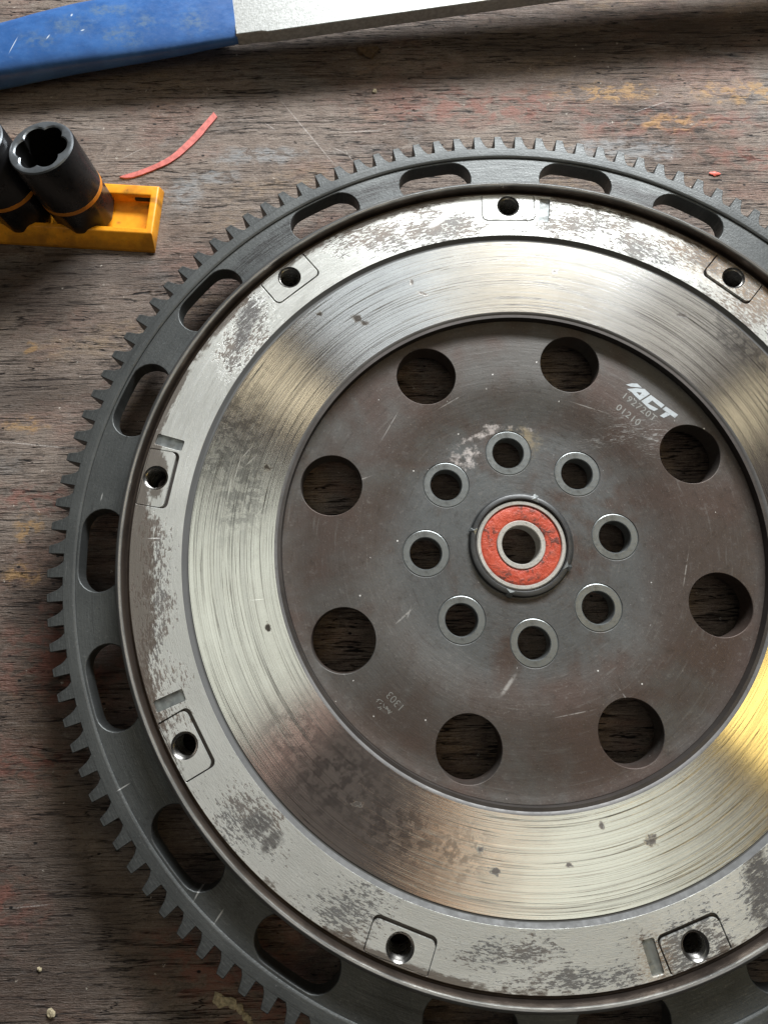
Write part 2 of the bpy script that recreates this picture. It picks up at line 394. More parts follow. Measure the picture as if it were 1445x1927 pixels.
def mat_plain(name, col, rough, var=.15, scale=300, spec=.5, dirt=0.0, dirtcol=(.04, .03, .02), bump=.2):
    m = NT(name)
    n = m.noise(m.mapped((scale,) * 3), 1, 4, .6)
    b = m.noise(m.mapped((40, 40, 40)), 1, 5, .6)
    c = m.mix(m.ramp(n, .3, .7), tuple(x * (1 - var) for x in col), tuple(min(1, x * (1 + var)) for x in col))
    if dirt: c = m.mix(m.ramp(b, .52, .70, 0, dirt), c, dirtcol)
    m.bump(n, bump, .0004)
    return m.done(c, rough, 0, spec)

def mat_grip():
    m = NT('blue_dipped_plastic')
    n = m.noise(m.mapped((60, 90, 70)), 1, 7, .66)
    n2 = m.noise(m.mapped((300, 420, 260)), 1, 6, .68)
    c = m.mix(m.ramp(n, .38, .62), (.028, .095, .270), (.042, .130, .345))
    wear = spots(m, [(-196, 246, 8, 5), (-170, 240, 9, 5), (-160, 246, 6, 4), (-138, 246, 7, 5), (-210, 238, 8, 4), (-180, 254, 10, 3)], .8, .8, 130)
    c = m.mix(m.math('MULTIPLY', m.math('MULTIPLY', wear, m.ramp(n2, .36, .62)), .50), c, (.13, .18, .20))
    c = m.mix(m.ramp(n2, .60, .74, 0, .30), c, (.16, .26, .42))
    scr = spots(m, [(-206, 240, 1.2, .25, 60), (-190, 243, .8, .3, 20), (-196, 252, .7, .4, 70), (-222, 236, 4, .2, 70)], .5, 0)
    c = m.mix(m.math('MULTIPLY', scr, .8), c, (.62, .68, .74))
    m.bump(m.math('ADD', n, m.math('MULTIPLY', n2, .35)), .16, .0008)
    return m.done(c, m.ramp(n2, .35, .65, .36, .50), 0, .45)

def mat_zinc():
    m = NT('galvanised_steel')
    n = m.noise(m.mapped((500, 900, 500)), 1, 4, .65)
    n2 = m.noise(m.mapped((1500, 700, 900)), 1, 3, .6)
    b = m.noise(m.mapped((25, 45, 30)), 1, 4, .55)
    c = m.mix(m.ramp(n, .35, .65), (.30, .305, .285), (.42, .425, .405))
    c = m.mix(m.ramp(n2, .40, .28, 0, .5), c, (.24, .24, .22))
    c = m.mix(m.ramp(b, .55, .72, 0, .35), c, (.46, .43, .34))
    m.bump(m.math('ADD', n, n2), .16, .0005)
    return m.done(c, .46, .30)

def mat_seal():
    m = NT('red_rubber_seal')
    n = m.noise(m.mapped((420, 420, 420)), 1, 5, .65, .6)
    n2 = m.noise(m.mapped((1300, 1300, 1300)), 1, 3, .6)
    b = m.noise(m.mapped((75, 75, 75), loc=(3, 2, 1)), 1, 4, .6)
    c = m.mix(m.ramp(n, .35, .65), (.46, .060, .028), (.60, .105, .055))
    c = m.mix(m.math('MULTIPLY', m.ramp(b, .42, .58), m.ramp(n, .46, .58, 0, .85)), c, (.06, .028, .023))
    c = m.mix(m.ramp(n2, .38, .26, 0, .6), c, (.09, .028, .02))
    m.bump(m.math('ADD', n, m.math('MULTIPLY', n2, .4)), .60, .0007)
    return m.done(c, .42, 0, .5)

def mat_tray():
    m = NT('orange_plastic')
    n = m.noise(m.mapped((300, 300, 300)), 1, 4, .6)
    b = m.noise(m.mapped((60, 60, 60)), 1, 5, .6)
    c = m.mix(m.ramp(n, .3, .7), (.80, .300, .006), (.90, .370, .012))
    c = m.mix(m.ramp(b, .50, .72, 0, .60), c, (.34, .125, .010))
    c = m.mix(m.math('MULTIPLY', m.ramp(b, .60, .74), m.ramp(n, .5, .62, 0, .8)), c, (.06, .03, .01))
    grime = spots(m, [(-190, 140, 40, 2.2, -4), (-156, 139, 5, 3), (-158, 160, 6, 1.2), (-172, 152, 1.0, .8), (-210, 142, 14, 3)], .8, .8, 160)
    c = m.mix(m.math('MULTIPLY', grime, .55), c, (.10, .045, .008))
    m.bump(n, .15, .0004)
    m.b.inputs['Subsurface Weight'].default_value = 0.0
    return m.done(c, .42, 0, .5)

def mat_socket():
    m = NT('black_phosphate_steel')
    n = m.noise(m.mapped((700, 700, 700)), 1, 4, .65)
    b = m.noise(m.mapped((90, 90, 90)), 1, 6, .66)
    c = m.mix(m.ramp(b, .35, .65), (.009, .009, .010), (.019, .019, .020))
    c = m.mix(m.ramp(n, .60, .74, 0, .3), c, (.055, .055, .055))
    m.bump(n, .12, .0003)
    return m.done(c, m.ramp(b, .3, .7, .22, .36), .20)

M = {
    'teeth': mat_gear('shaded_tooth_flank', .80),  # tooth sides: gear steel painted darker to stand for shade
    'wood': mat_wood(), 'gear': mat_gear(), 'face': mat_face(), 'friction': mat_friction(),
    'hub': mat_hub(), 'lip': mat_lip(),
    'groove': mat_metal('turned_step', (.115, .115, .112), .62, .30, .06),
    'innerwall': mat_metal('bore_wall', (.15, .145, .14), .55, .5, .15, .3),
    'body': mat_metal('dark_casting', (.075, .066, .060), .55, .6, .2, .3),
    'seat': mat_metal('bolt_seat_steel', (.25, .265, .26), .38, .75, .14, .28),
    'thread': mat_metal('bright_thread', (.30, .29, .27), .28, 1.0, .15, .25),
    'pad': None,
    'race': mat_metal('bearing_race', (.56, .54, .49), .42, .45, .12, .45, 900),
    'bright': mat_metal('bright_nick', (.75, .75, .72), .22, 1.0, .1),
    'collar': mat_metal('dark_collar', (.085, .086, .085), .46, .7, .2, .2),
    'seal': mat_seal(), 'engrave': mat_metal('laser_etch', (.40, .43, .44), .5, .3, .15, .35, 900),
    'etch2': mat_metal('scribed_mark', (.26, .26, .24), .5, .3, .15, .45, 900),
    'grip': mat_grip(), 'zinc': mat_zinc(), 'tray': mat_tray(), 'socket': mat_socket(),
    'socketrim': mat_metal('worn_socket_rim', (.20, .215, .225), .36, .7, .15, .15, 800),
    'band': mat_plain('orange_band_paint', (.62, .215, .020), .5, .12, 500, .4, .4, (.2, .07, .01)),
    'redpaint': mat_plain('pale_red_paint', (.56, .165, .140), .6, .2, 500, .3, .35, (.30, .08, .06)),
    'chip': mat_plain('red_chip_plastic', (.62, .10, .06), .5, .15),
    'crumb': mat_plain('pale_crumb', (.42, .36, .24), .8, .3, 900, .2, .5, (.18, .14, .09)),
    'brownlump': mat_plain('brown_lump', (.115, .075, .042), .7, .3, 600, .3, .4),
    'bore': mat_plain('shade_black_bore', (.005, .005, .005), .7, .2, 300, .08),  # near black colour paints in the shade inside the socket
    'black': mat_plain('slot_shade_black', (.01, .01, .01), .8, .1),
    'fleck': mat_plain('white_fleck', (.72, .70, .66), .6, .15),
    'shaving': mat_plain('pale_shaving', (.50, .42, .32), .6, .2),
}
M['pad'] = M['face']

# ------------------------------------------------------------------ mesh helpers (millimetres; z measured from the disc floor)
def V(x, y, z): return (x * MM, y * MM, (z + ZT) * MM)

def make_obj(name, verts, faces, mat, parent=None, smooth=False, sharp=None, flip=False):
    me = bpy.data.meshes.new(name)
    me.from_pydata([V(*v) for v in verts], [], faces)
    bm = bmesh.new(); bm.from_mesh(me)
    bmesh.ops.remove_doubles(bm, verts=bm.verts, dist=1e-7)
    bmesh.ops.recalc_face_normals(bm, faces=bm.faces)
    if sharp is not None:
        for f in bm.faces: f.smooth = True
        for e in bm.edges:
            if len(e.link_faces) == 2 and e.calc_face_angle() > radians(sharp): e.smooth = False
    elif smooth:
        for f in bm.faces: f.smooth = True
    bm.to_mesh(me); bm.free()
    mats = mat if isinstance(mat, (list, tuple)) else [mat]
    for k in mats: me.materials.append(k)
    o = bpy.data.objects.new(name, me); COL.objects.link(o)
    if parent: o.parent = parent
    return o

def thing(name, label, cat, group=None):
    o = bpy.data.objects.new(name, None); COL.objects.link(o)
    o.empty_display_size = .02
    o['label'] = label; o['category'] = cat
    if group: o['group'] = group
    return o

def tag(o, label, cat, group=None):
    o['label'] = label; o['category'] = cat
    if group: o['group'] = group
    return o

def lathe(name, prof, mat, parent=None, seg=256, closed=True, sharp=28, cx=0, cy=0, jit=None):
    verts, faces = [], []
    n = len(prof)
    for i in range(seg):
        a = 2 * pi * i / seg
        for (r, z) in prof:
            verts.append((cx + r * cos(a), cy + r * sin(a), z))
    m = n if closed else n - 1
    for i in range(seg):
        j = (i + 1) % seg
        for k in range(m):
            l = (k + 1) % n
            faces.append((i * n + k, j * n + k, j * n + l, i * n + l))
    return make_obj(name, verts, faces, mat, parent, sharp=sharp)

def circle(r, n, cx=0, cy=0, ph=0.0):
    return [(cx + r * cos(2 * pi * i / n + ph), cy + r * sin(2 * pi * i / n + ph)) for i in range(n)]

def inside(p, poly):
    x, y = p; c = False; n = len(poly); j = n - 1
    for i in range(n):
        xi, yi = poly[i]; xj, yj = poly[j]
        if (yi > y) != (yj > y) and x < (xj - xi) * (y - yi) / (yj - yi) + xi: c = not c
        j = i
    return c

def plate(name, outer, holes, ztop, thick, mat, parent=None, extra=(), chamfer=0.0, zf=None, sharp=28):
    """flat plate with real through holes: outer loop, hole loops, extra interior points; zf(r) bends the top"""
    pts, edges, loops = [], [], []
    for lp in [outer] + list(holes):
        s = len(pts); pts += lp; k = len(lp)
        idx = list(range(s, s + k)); loops.append(idx)
        edges += [(idx[i], idx[(i + 1) % k]) for i in range(k)]
    nb = len(pts)
    pts2 = [Vector(p) for p in pts] + [Vector(p) for p in extra]
    vco, _, tri, ov, _, _ = delaunay_2d_cdt(pts2, edges, [], 0, 1e-6)
    keep = []
    hb = [(min(p[0] for p in h), max(p[0] for p in h), min(p[1] for p in h), max(p[1] for p in h), h) for h in holes]
    for f in tri:
        c = (sum(vco[i][0] for i in f) / len(f), sum(vco[i][1] for i in f) / len(f))
        if not inside(c, outer): continue
        bad = False
        for (x0, x1, y0, y1, h) in hb:
            if x0 <= c[0] <= x1 and y0 <= c[1] <= y1 and inside(c, h): bad = True; break
        if not bad: keep.append(tuple(f))
    zz = zf or (lambda r: 0.0)
    n = len(vco)
    verts = [(v[0], v[1], ztop + zz(hypot(v[0], v[1]))) for v in vco]
    verts += [(v[0], v[1], ztop - thick) for v in vco]
    faces = list(keep) + [tuple(reversed([i + n for i in f])) for f in keep]
    cnt = {}
    for f in keep:
        for i in range(len(f)):
            e = (f[i], f[(i + 1) % len(f)]); cnt[tuple(sorted(e))] = cnt.get(tuple(sorted(e)), []) + [e]
    for k, es in cnt.items():
        if len(es) == 1:
            a, b = es[0]; faces.append((b, a, a + n, b + n))
    o = make_obj(name, verts, faces, mat, parent, sharp=sharp)
    if chamfer:
        md = o.modifiers.new('edge', 'BEVEL'); md.width = chamfer * MM; md.segments = 2
        md.limit_method = 'ANGLE'; md.angle_limit = radians(50)
        md.harden_normals = False
    return o

def sweep_box(name, poly_top, poly_bot, zt, zb, mat, parent=None, bevel=0.0, seg=2, sharp=35):
    n = len(poly_top)
    zt_ = zt if callable(zt) else (lambda x, y: zt)
    zb_ = zb if callable(zb) else (lambda x, y: zb)
    verts = [(x, y, zt_(x, y)) for x, y in poly_top] + [(x, y, zb_(x, y)) for x, y in poly_bot]
    faces = [tuple(range(n)), tuple(reversed(range(n, 2 * n)))]
    for i in range(n):
        j = (i + 1) % n
        faces.append((i, i + n, j + n, j))
    o = make_obj(name, verts, faces, mat, parent, sharp=sharp)
    if bevel:
        md = o.modifiers.new('edge', 'BEVEL'); md.width = bevel * MM; md.segments = seg
        md.limit_method = 'ANGLE'; md.angle_limit = radians(40)
    return o

def copy_obj(o, parent=None):
    c = o.copy(); COL.objects.link(c)
    if parent: c.parent = parent
    return c

rnd = random.Random(7)

# ------------------------------------------------------------------ the setting: the bench
bt = sweep_box('workbench_top', [(-700, -600), (700, -600), (700, 600), (-700, 600)],
               [(-700, -600), (700, -600), (700, 600), (-700, 600)], -ZT, -ZT - 30, M['wood'])
bt['kind'] = 'structure'
bt['label'] = 'weathered reddish brown wooden bench top with fine cracks'

# ------------------------------------------------------------------ the flywheel
fly = thing('flywheel', 'large round steel flywheel with toothed rim, slotted flange and bright friction ring', 'flywheel')

# --- dish floor
BIG = [(77.14 * cos(radians(116.98 - 45 * i)), 77.14 * sin(radians(116.98 - 45 * i))) for i in range(8)]
CRK = [(37.1 * cos(radians(94.3 + 45 * i)), 37.1 * sin(radians(94.3 + 45 * i))) for i in range(8)]
def smooth(t): t = max(0.0, min(1.0, t)); return t * t * (3 - 2 * t)
def zfloor(r):
    return -3.5 * (1 - smooth((r - 44) / 24)) + 1.1 * smooth((r - 88.0) / 4.0)
extra = []
for r in (21, 24, 27, 46, 49, 52, 55, 58, 61, 64, 67, 90.2, 88.3, 71, 75, 79, 83):
    n = int(max(48, r * 1.6))
    for i in range(n):
        a = 2 * pi * (i + .37 * (r % 2)) / n
        p = (r * cos(a), r * sin(a))
        if all(hypot(p[0] - b[0], p[1] - b[1]) > 13.2 for b in BIG) and all(hypot(p[0] - b[0], p[1] - b[1]) > 10.2 for b in CRK):
            extra.append(p)
hub = plate('hub_disc', circle(92.2, 256), [circle(20.2, 96)] + [circle(11.95, 72, *b) for b in BIG] + [circle(9.1, 64, *b) for b in CRK],
            0.0, 10.0, M['hub'], fly, extra, chamfer=.25, zf=zfloor)
hub['label'] = 'dark brown dished floor with eight large round holes'

# bolt seats: machined rings set in the floor, one per crank bolt hole
ZH = -3.5
seat_prof = [(6.15, ZH - 7), (6.15, ZH - .45), (6.45, ZH - .06), (8.75, ZH - .02), (9.12, ZH - .22), (9.12, ZH - 6.9)]
s0 = None
for i, (x, y) in enumerate(CRK):
    if s0 is None:
        s0 = lathe('bolt_seat', seat_prof, M['seat'], hub, 64)
        o = s0
    else:
        o = copy_obj(s0, hub)
    o.location = (x * MM, y * MM, 0)

# --- hub collar and boss below
lathe('hub_collar', [(17.7, -9), (17.7, -1.9), (18.1, -1.45), (18.9, -1.40), (19.7, -1.75), (20.15, -2.6), (20.25, -3.45), (21.6, -3.62), (20.15, -9)],
      M['collar'], fly, 128)
lathe('hub_boss', [(46, -9.9), (58, -9.9), (58, -20.0), (46, -20.0)], M['body'], fly, 128)
# staking nicks on the collar
for a, l in ((70, 3.4), (163, 3.0), (253, 3.6), (333, 3.8)):
    ca, sa = cos(radians(a)), sin(radians(a))
    def P(u, v, z): return (u * ca - v * sa, u * sa + v * ca, z)
    make_obj('staking_nick', [P(17.9, -l / 2, -1.42), P(20.6, -l / 2 + .7, -2.4), P(21.1, l / 2 - .9, -2.6), P(18.2, l / 2, -1.42), P(19.2, 0, -1.15)],
             [(0, 1, 4), (1, 2, 4), (2, 3, 4), (3, 0, 4)], M['seat'], fly)

# --- pilot bearing
brg = bpy.data.objects.new('pilot_bearing', None); COL.objects.link(brg); brg.parent = fly
brg['label'] = 'ball bearing with grubby orange red rubber seal in the hub'
lathe('outer_race', [(15.6, -9), (15.6, -2.6), (15.85, -2.15), (16.9, -2.1), (17.4, -2.6), (17.4, -9)], M['race'], brg, 128)
sverts, sfaces = [], []
NR, NS = 12, 160
for i in range(NS):
    a = 2 * pi * i / NS
    for k in range(NR + 1):
        r = 9.35 + (15.55 - 9.35) * k / NR
        t = k / NR
        z = -2.75 + .22 * sin(pi * t) + (-.35 if k in (0, NR) else 0) + .05 * sin(9 * a + 5 * t) * sin(4 * a + k)
        sverts.append((r * cos(a), r * sin(a), z))
for i in range(NS):
    j = (i + 1) % NS
    for k in range(NR):
        sfaces.append((i * (NR + 1) + k, j * (NR + 1) + k, j * (NR + 1) + k + 1, i * (NR + 1) + k + 1))
make_obj('rubber_seal', sverts, sfaces, M['seal'], brg, smooth=True)
lathe('inner_race', [(7.45, -11), (7.45, -2.7), (7.75, -2.3), (9.2, -2.25), (9.5, -2.6), (9.5, -11)], M['race'], brg, 96)

# --- friction ring (turned steel) with wall down to the floor and step up to the face
def ring_profile(name, prof, mat, parent, seg=360, sharp=25): return lathe(name, prof, mat, parent, seg, closed=False, sharp=sharp)
fr = ring_profile('friction_ring', [(94.5, 5.28), (99, 5.25), (104, 5.25), (110, 5.25), (116, 5.25), (122, 5.25), (126.4, 5.25)], M['friction'], fly, 384)
fr['label'] = 'bright turned friction ring with circular grooves and dark patches'
ring_profile('inner_wall', [(92.1, -6), (92.1, .7), (92.6, 1.6), (93.3, 4.6), (93.9, 5.1), (94.5, 5.28)], M['innerwall'], fly, 384)
ring_profile('outer_step', [(126.4, 5.25), (126.7, 4.95), (127.3, 5.0), (128.5, 6.0), (128.75, 6.25)], M['groove'], fly, 384)

# --- bolt face with nine machined pads
ZF = 6.25
PADS = [49.4 + 40 * k for k in range(9)]
def padloop(a, u0, u1, v, r, n=6):
    pts = []
    for (cu, cv, st) in ((u1 - .6, v - .6, 0), (u1 - .6, -v + .6, -90), (u0 + r, -v + r, 180), (u0 + r, v - r, 90)):
        pass
    rr = [(u1 - .5, v - .5, .5, 0), (u0 + r, v - r, r, 90), (u0 + r, -v + r, r, 180), (u1 - .5, -v + .5, .5, 270)]
    ca, sa = cos(radians(a)), sin(radians(a))
    for cu, cv, q, st in rr:
        for i in range(n + 1):
            t = radians(st + 90 * i / n)
            u, w = 142.5 + cu + q * cos(t), cv + q * sin(t)
            pts.append((u * ca - w * sa, u * sa + w * ca))
    return pts
def slotloop(a, r0, r1, half):
    ca, sa = cos(radians(a)), sin(radians(a)); pts = []
    for cu, cv, st in ((r1 - .6, half - .6, 0), (r0 + .6, half - .6, 90), (r0 + .6, -half + .6, 180), (r1 - .6, -half + .6, 270)):
        for i in range(4):
            t = radians(st + 90 * i / 3)
            u, w = cu + .6 * cos(t), cv + .6 * sin(t)
            pts.append((u * ca - w * sa, u * sa + w * ca))
    return pts
MARKS = [83.2, 163.5, 202.9, 283.5]
extra = []
for r in (132, 135):
    for i in range(300):
        a = 2 * pi * i / 300; p = (r * cos(a), r * sin(a))
        if all(abs((math.degrees(a) - q + 180) % 360 - 180) > 6 for q in PADS) and all(abs((math.degrees(a) - q + 180) % 360 - 180) > 2 for q in MARKS):
            extra.append(p)
plate('disc_body', circle(147.7, 256), [circle(92.15, 256)] + [circle(4.5, 40, 142.5 * cos(radians(a)), 142.5 * sin(radians(a))) for a in PADS], 4.7, 16.7, M['body'], fly)
face = plate('bolt_face', circle(148.1, 384), [circle(128.75, 384)] + [padloop(a, -6.9, 4.95, 11.2, 2.2) for a in PADS] + [slotloop(a, 136.0, 146.9, 2.1) for a in MARKS],
             ZF, 1.5, M['face'], fly, extra, chamfer=.18)
face['label'] = 'pale grey worn outer face with nine threaded bolt holes'
th_prof = []
zz = ZF + .1
th_prof.append((4.75, zz)); th_prof.append((4.3, zz - .5))
for k in range(11):
    th_prof.append((3.85, zz - .75 - k * 1.25)); th_prof.append((4.4, zz - 1.35 - k * 1.25))
pad0 = th0 = None
for q, a in enumerate(PADS):
    x, y = 142.5 * cos(radians(a)), 142.5 * sin(radians(a))
    gi = 1.4 if a not in (89.4, 129.4) else .5
    pd = plate('bolt_pad', padloop(a, -6.9 + gi, 4.8, 11.2 - (.3 if q % 2 else .5), 2.0), [circle(4.75, 48, x, y)], ZF + .12, 1.3, M['pad'], face, chamfer=.2)
    if th0 is None:
        th0 = lathe('threaded_hole', th_prof, M['thread'], face, 48, closed=False, sharp=60); o = th0
    else: o = copy_obj(th0, face)
    o.location = (x * MM, y * MM, 0)
for a in MARKS:
    # floor of each milled key slot, slightly rough and bright
    ca, sa = cos(radians(a)), sin(radians(a)); vs, fs = [], []
    n = 12
    for i in range(n + 1):
        for w in (-2.0, -1, 0, 1, 2.0):
            u = 136.3 + 10.8 * i / n
            vs.append((u * ca - w * sa, u * sa + w * ca, ZF - .75 + rnd.uniform(-.12, .12) + .06 * w * w))
    for i in range(n):
        for k in range(4): fs.append((i * 5 + k, i * 5 + 5 + k, i * 5 + 6 + k, i * 5 + 1 + k))
    make_obj('key_slot', vs, fs, M['seat'], face, smooth=True)

# --- raised rim
rim = ring_profile('rim_lip', [(147.7, 4.5), (148.9, 4.4), (149.5, 4.9), (149.95, 9.2), (150.25, 9.9), (150.9, 10.15), (151.6, 9.9), (152.2, 9.2), (152.5, 8.0), (152.6, 6.2), (152.7, 3.0), (152.75, 1.0), (152.75, -6)],
                   M['lip'], fly, 384, 40)
rim['label'] = 'raised rounded rim between bolt face and slotted flange'

# --- slotted flange
ZS = 1.25
def arcslot(mid, half, r0, r1, n=14):
    """rounded slot following the circle"""
    w = (r1 - r0) / 2; rc = (r0 + r1) / 2
    cap = math.degrees(w / rc)
    pts = []
    h = half - cap
    for i in range(n + 1):
        a = radians(mid - h + 2 * h * i / n); pts.append((r1 * cos(a), r1 * sin(a)))
    for i in range(1, 12):
        t = pi * i / 12
        a = radians(mid + h); e = (cos(a), sin(a)); tt = (-sin(a), cos(a))
        pts.append((e[0] * (rc + w * cos(t)) + tt[0] * w * sin(t), e[1] * (rc + w * cos(t)) + tt[1] * w * sin(t)))
    for i in range(n + 1):
        a = radians(mid + h - 2 * h * i / n); pts.append((r0 * cos(a), r0 * sin(a)))
    for i in range(1, 12):
        t = pi * i / 12
        a = radians(mid - h); e = (cos(a), sin(a)); tt = (-sin(a), cos(a))
        pts.append((e[0] * (rc - w * cos(t)) - tt[0] * w * sin(t), e[1] * (rc - w * cos(t)) - tt[1] * w * sin(t)))
    return pts
SLOTS = [60.2 + 40 * k for k in range(9)] + [78.3 + 40 * k for k in range(9)]
fl = plate('slotted_flange', circle(169.9, 384), [circle(152.2, 360)] + [arcslot(a, 5.6, 153.0, 168.7) for a in SLOTS], ZS, 8.0, M['gear'], fly, chamfer=.35)
fl['label'] = 'dark grey flange ring pierced by long rounded slots'

# --- ring gear with single teeth
ZG = 2.3
gear = ring_profile('ring_gear', [(169.6, -6.2), (169.6, 1.75), (170.25, 2.25), (170.6, ZG), (173.9, ZG), (174.25, 2.05), (174.25, -7.4), (173.9, -7.7), (169.9, -7.7), (169.6, -6.2)], M['gear'], fly, 384, 30)
gear['label'] = 'dark steel starter ring with pointed teeth'
NT_ = 124
def tooth_mesh():
    # outline in (radius, tangential) at the tooth; the leading flank is a little steeper than the trailing one
    lead = [(173.7, 2.25), (174.3, 2.05), (175.2, 2.0), (177.0, 1.95), (179.4, 1.88), (180.05, 1.72)]
    tr = [(173.7, -4.3), (174.3, -3.9), (175.2, -3.05), (176.6, -2.25), (178.2, -1.75), (179.5, -1.35), (180.05, -1.05)]
    loop = lead + list(reversed(tr))
    z1, z0, ch = ZG - .03, -7.4, .28
    def shrink(p): 
        r, t = p
        return (r - (.3 if r > 179 else .12), t - math.copysign(.22, t))
    verts = [(shrink(p)[0], shrink(p)[1], z1) for p in loop] + [(p[0], p[1], z1 - ch) for p in loop] + [(p[0], p[1], z0) for p in loop]
    n = len(loop)
    faces = [tuple(range(n)), tuple(reversed(range(2 * n, 3 * n)))]
    for lv in (0, n):
        for i in range(n):
            j = (i + 1) % n
            faces.append((lv + i, lv + j, lv + n + j, lv + n + i))
    return verts, faces
tv, tf = tooth_mesh()
t0 = None
for k in range(NT_):
    if t0 is None:
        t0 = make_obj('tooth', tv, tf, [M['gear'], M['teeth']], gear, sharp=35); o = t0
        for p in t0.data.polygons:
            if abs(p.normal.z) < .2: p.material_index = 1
    else: o = copy_obj(t0, gear)
    o.rotation_euler = (0, 0, 2 * pi * k / NT_ + radians(-.022))

# --- engraving on the floor
def flat(name, polys, mat, parent, z, thick=.05):
    vs, fs = [], []
    for p in polys:
        s = len(vs); vs += [(x, y, z + zfloor(hypot(x, y))) for x, y in p]; fs.append(tuple(range(s, s + len(p))))
    return make_obj(name, vs, fs, mat, parent)
def text_mesh(name, body, size, x, y, ang, mat, parent, z=.06, spacing=1.0, shear=0.0, weight=0.0):
    cu = bpy.data.curves.new(name, 'FONT'); cu.body = body; cu.size = size * MM; cu.space_character = spacing
    cu.resolution_u = 4; cu.shear = shear; cu.offset = weight * MM
    o = bpy.data.objects.new(name, cu); COL.objects.link(o)
    dg = bpy.context.evaluated_depsgraph_get()
    me = bpy.data.meshes.new_from_object(o.evaluated_get(dg))
    bpy.data.objects.remove(o)
    me.materials.clear(); me.materials.append(mat)
    q = bpy.data.objects.new(name, me); COL.objects.link(q); q.parent = parent
    q.location = V(x, y, z); q.rotation_euler = (0, 0, radians(ang))
    return q
# block logo: wing, A, C, T cut as slanted solid letters
logo = [[(45.97, 64.31), (48.36, 64.82), (50.69, 64.72), (52.41, 62.88), (47.86, 63.42)],
        [(46.32, 62.42), (49.95, 62.72), (49.97, 61.13), (48.15, 60.96)],
        [(48.15, 60.96), (49.97, 61.13), (51.07, 59.61), (51.03, 57.55), (49.26, 59.44)],
        [(49.95, 62.72), (53.5, 62.34), (52.26, 60.73), (49.97, 61.13)],
        [(53.5, 62.34), (55.36, 60.21), (51.03, 57.55), (51.07, 59.61), (52.26, 60.73)],
        [(55.74, 59.75), (60.82, 55.39), (59.36, 54.17), (56.03, 57.42)],
        [(51.53, 57.17), (55.74, 59.75), (56.03, 57.42), (54.1, 56.09)],
        [(51.53, 57.17), (54.1, 56.09), (58.14, 53.73), (56.26, 52.93), (54.41, 53.96)],
        [(61.29, 54.82), (65.88, 51.23), (64.31, 49.95), (59.74, 53.72)],
        [(61.02, 52.4), (62.68, 51.27), (59.86, 50.0), (58.36, 50.94)]]
flat('engraved_logo', logo, M['engrave'], hub, .06)
text_mesh('engraved_number', '192720T', 4.0, 43.5, 59.2, -41.5, M['etch2'], hub, z=.06, spacing=1.16, weight=.03)
text_mesh('engraved_number', '01210', 4.0, 40.7, 54.2, -41.5, M['etch2'], hub, z=.02, spacing=1.16, weight=.03)
text_mesh('engraved_number', '1303', 4.0, -46.3, -58.8, 133, M['etch2'], hub, z=.05, weight=-.05)
# scratched, unreadable scribble next to it: short strokes
for i in range(15):
    u = -3.2 + 6.4 * i / 14 + rnd.uniform(-.25, .25); w = rnd.uniform(-.6, .6) - (1.3 if 5 < i < 10 and i % 2 else 0)
    a = radians(133 + rnd.choice((-50, 10, 60, 85, 120)))
    cx, cy = -54.0 + u * cos(radians(133)) + w * sin(radians(133)), -58.3 + u * sin(radians(133)) - w * cos(radians(133))
    l = rnd.uniform(.35, .8); t = .10
    p = [(cx + l * cos(a) * sx - t * sin(a) * sy, cy + l * sin(a) * sx + t * cos(a) * sy) for sx, sy in ((-1, -1), (1, -1), (1, 1), (-1, 1))]
    flat('scribed_stroke', [p], M['etch2'], hub, .055)

# ------------------------------------------------------------------ bar tool with the blue grip
tool = thing('bar_tool', 'flat galvanised steel bar tool with blue plastic dipped grip', 'hand tool')
def ztop(x, y): return -4.5 + 9.0 * (x + 224) / 240.0
ex, ey = cos(radians(7.5)), sin(radians(7.5))
def tl(u, v): return (-224.0 + u * ex - v * ey, 222.5 + u * ey + v * ex)
# grip: rounded slab tapering to the free end
gv, gf = [], []
NU, NA = 44, 40
for i in range(NU + 1):
    u = -40 + 147.5 * i / NU
    t = (u + 40) / 147.5
    endr = 1.0 if t > .10 else math.sqrt(max(0.0, 1 - ((.10 - t) / .10) ** 2)) * .98 + .02
    wd = 36.0 * (0.80 + .20 * smooth((u + 30) / 80)) * endr
    v0 = 0.2 + 18.0 * (1 - endr) + (.8 * sin(u * .07)) * .4
    hh = 15.5 * (0.55 + .45 * endr)
    
    for k in range(NA):
        a = 2 * pi * k / NA
        ca, sa = cos(a), sin(a)
        p = 3.4
        q = (abs(ca) ** p + abs(sa) ** p) ** (-1 / p)
        v = v0 + wd / 2 + wd / 2 * q * ca
        thk = 14.8 - 7.3 * max(0.0, min(1.0, (u + 5) / 112.0))
        zc = max(ztop(*tl(u, 0)) + .5 - thk / 2, -ZT + thk / 2)
        hz = thk / 2 * (.55 + .45 * endr)
        x, y = tl(u, v)
        gv.append((x, y, zc + hz * q * sa + .18 * sin(u * .31 + k) * .3))
for i in range(NU):
    for k in range(NA):
        l = (k + 1) % NA
        gf.append((i * NA + k, (i + 1) * NA + k, (i + 1) * NA + l, i * NA + l))
gf.append(tuple(reversed(range(NA)))); gf.append(tuple(NU * NA + k for k in range(NA)))
gr = make_obj('grip', gv, gf, M['grip'], tool, sharp=45)
gr['label'] = 'scuffed blue plastic grip'
bar_poly = [tl(103, 8.0), tl(107.0, 8.0), tl(107.1, 1.3), tl(119, 1.2), tl(122, .3), tl(420, -.5), tl(420, 34), tl(103, 30)]
ba = sweep_box('steel_bar', bar_poly, bar_poly, lambda x, y: ztop(x, y) + .3, lambda x, y: ztop(x, y) - 6.3, M['zinc'], tool, bevel=.45)
ba['label'] = 'matt galvanised flat bar'
foot_poly = [tl(388, 2), tl(419, 2), tl(419, 31), tl(388, 31)]
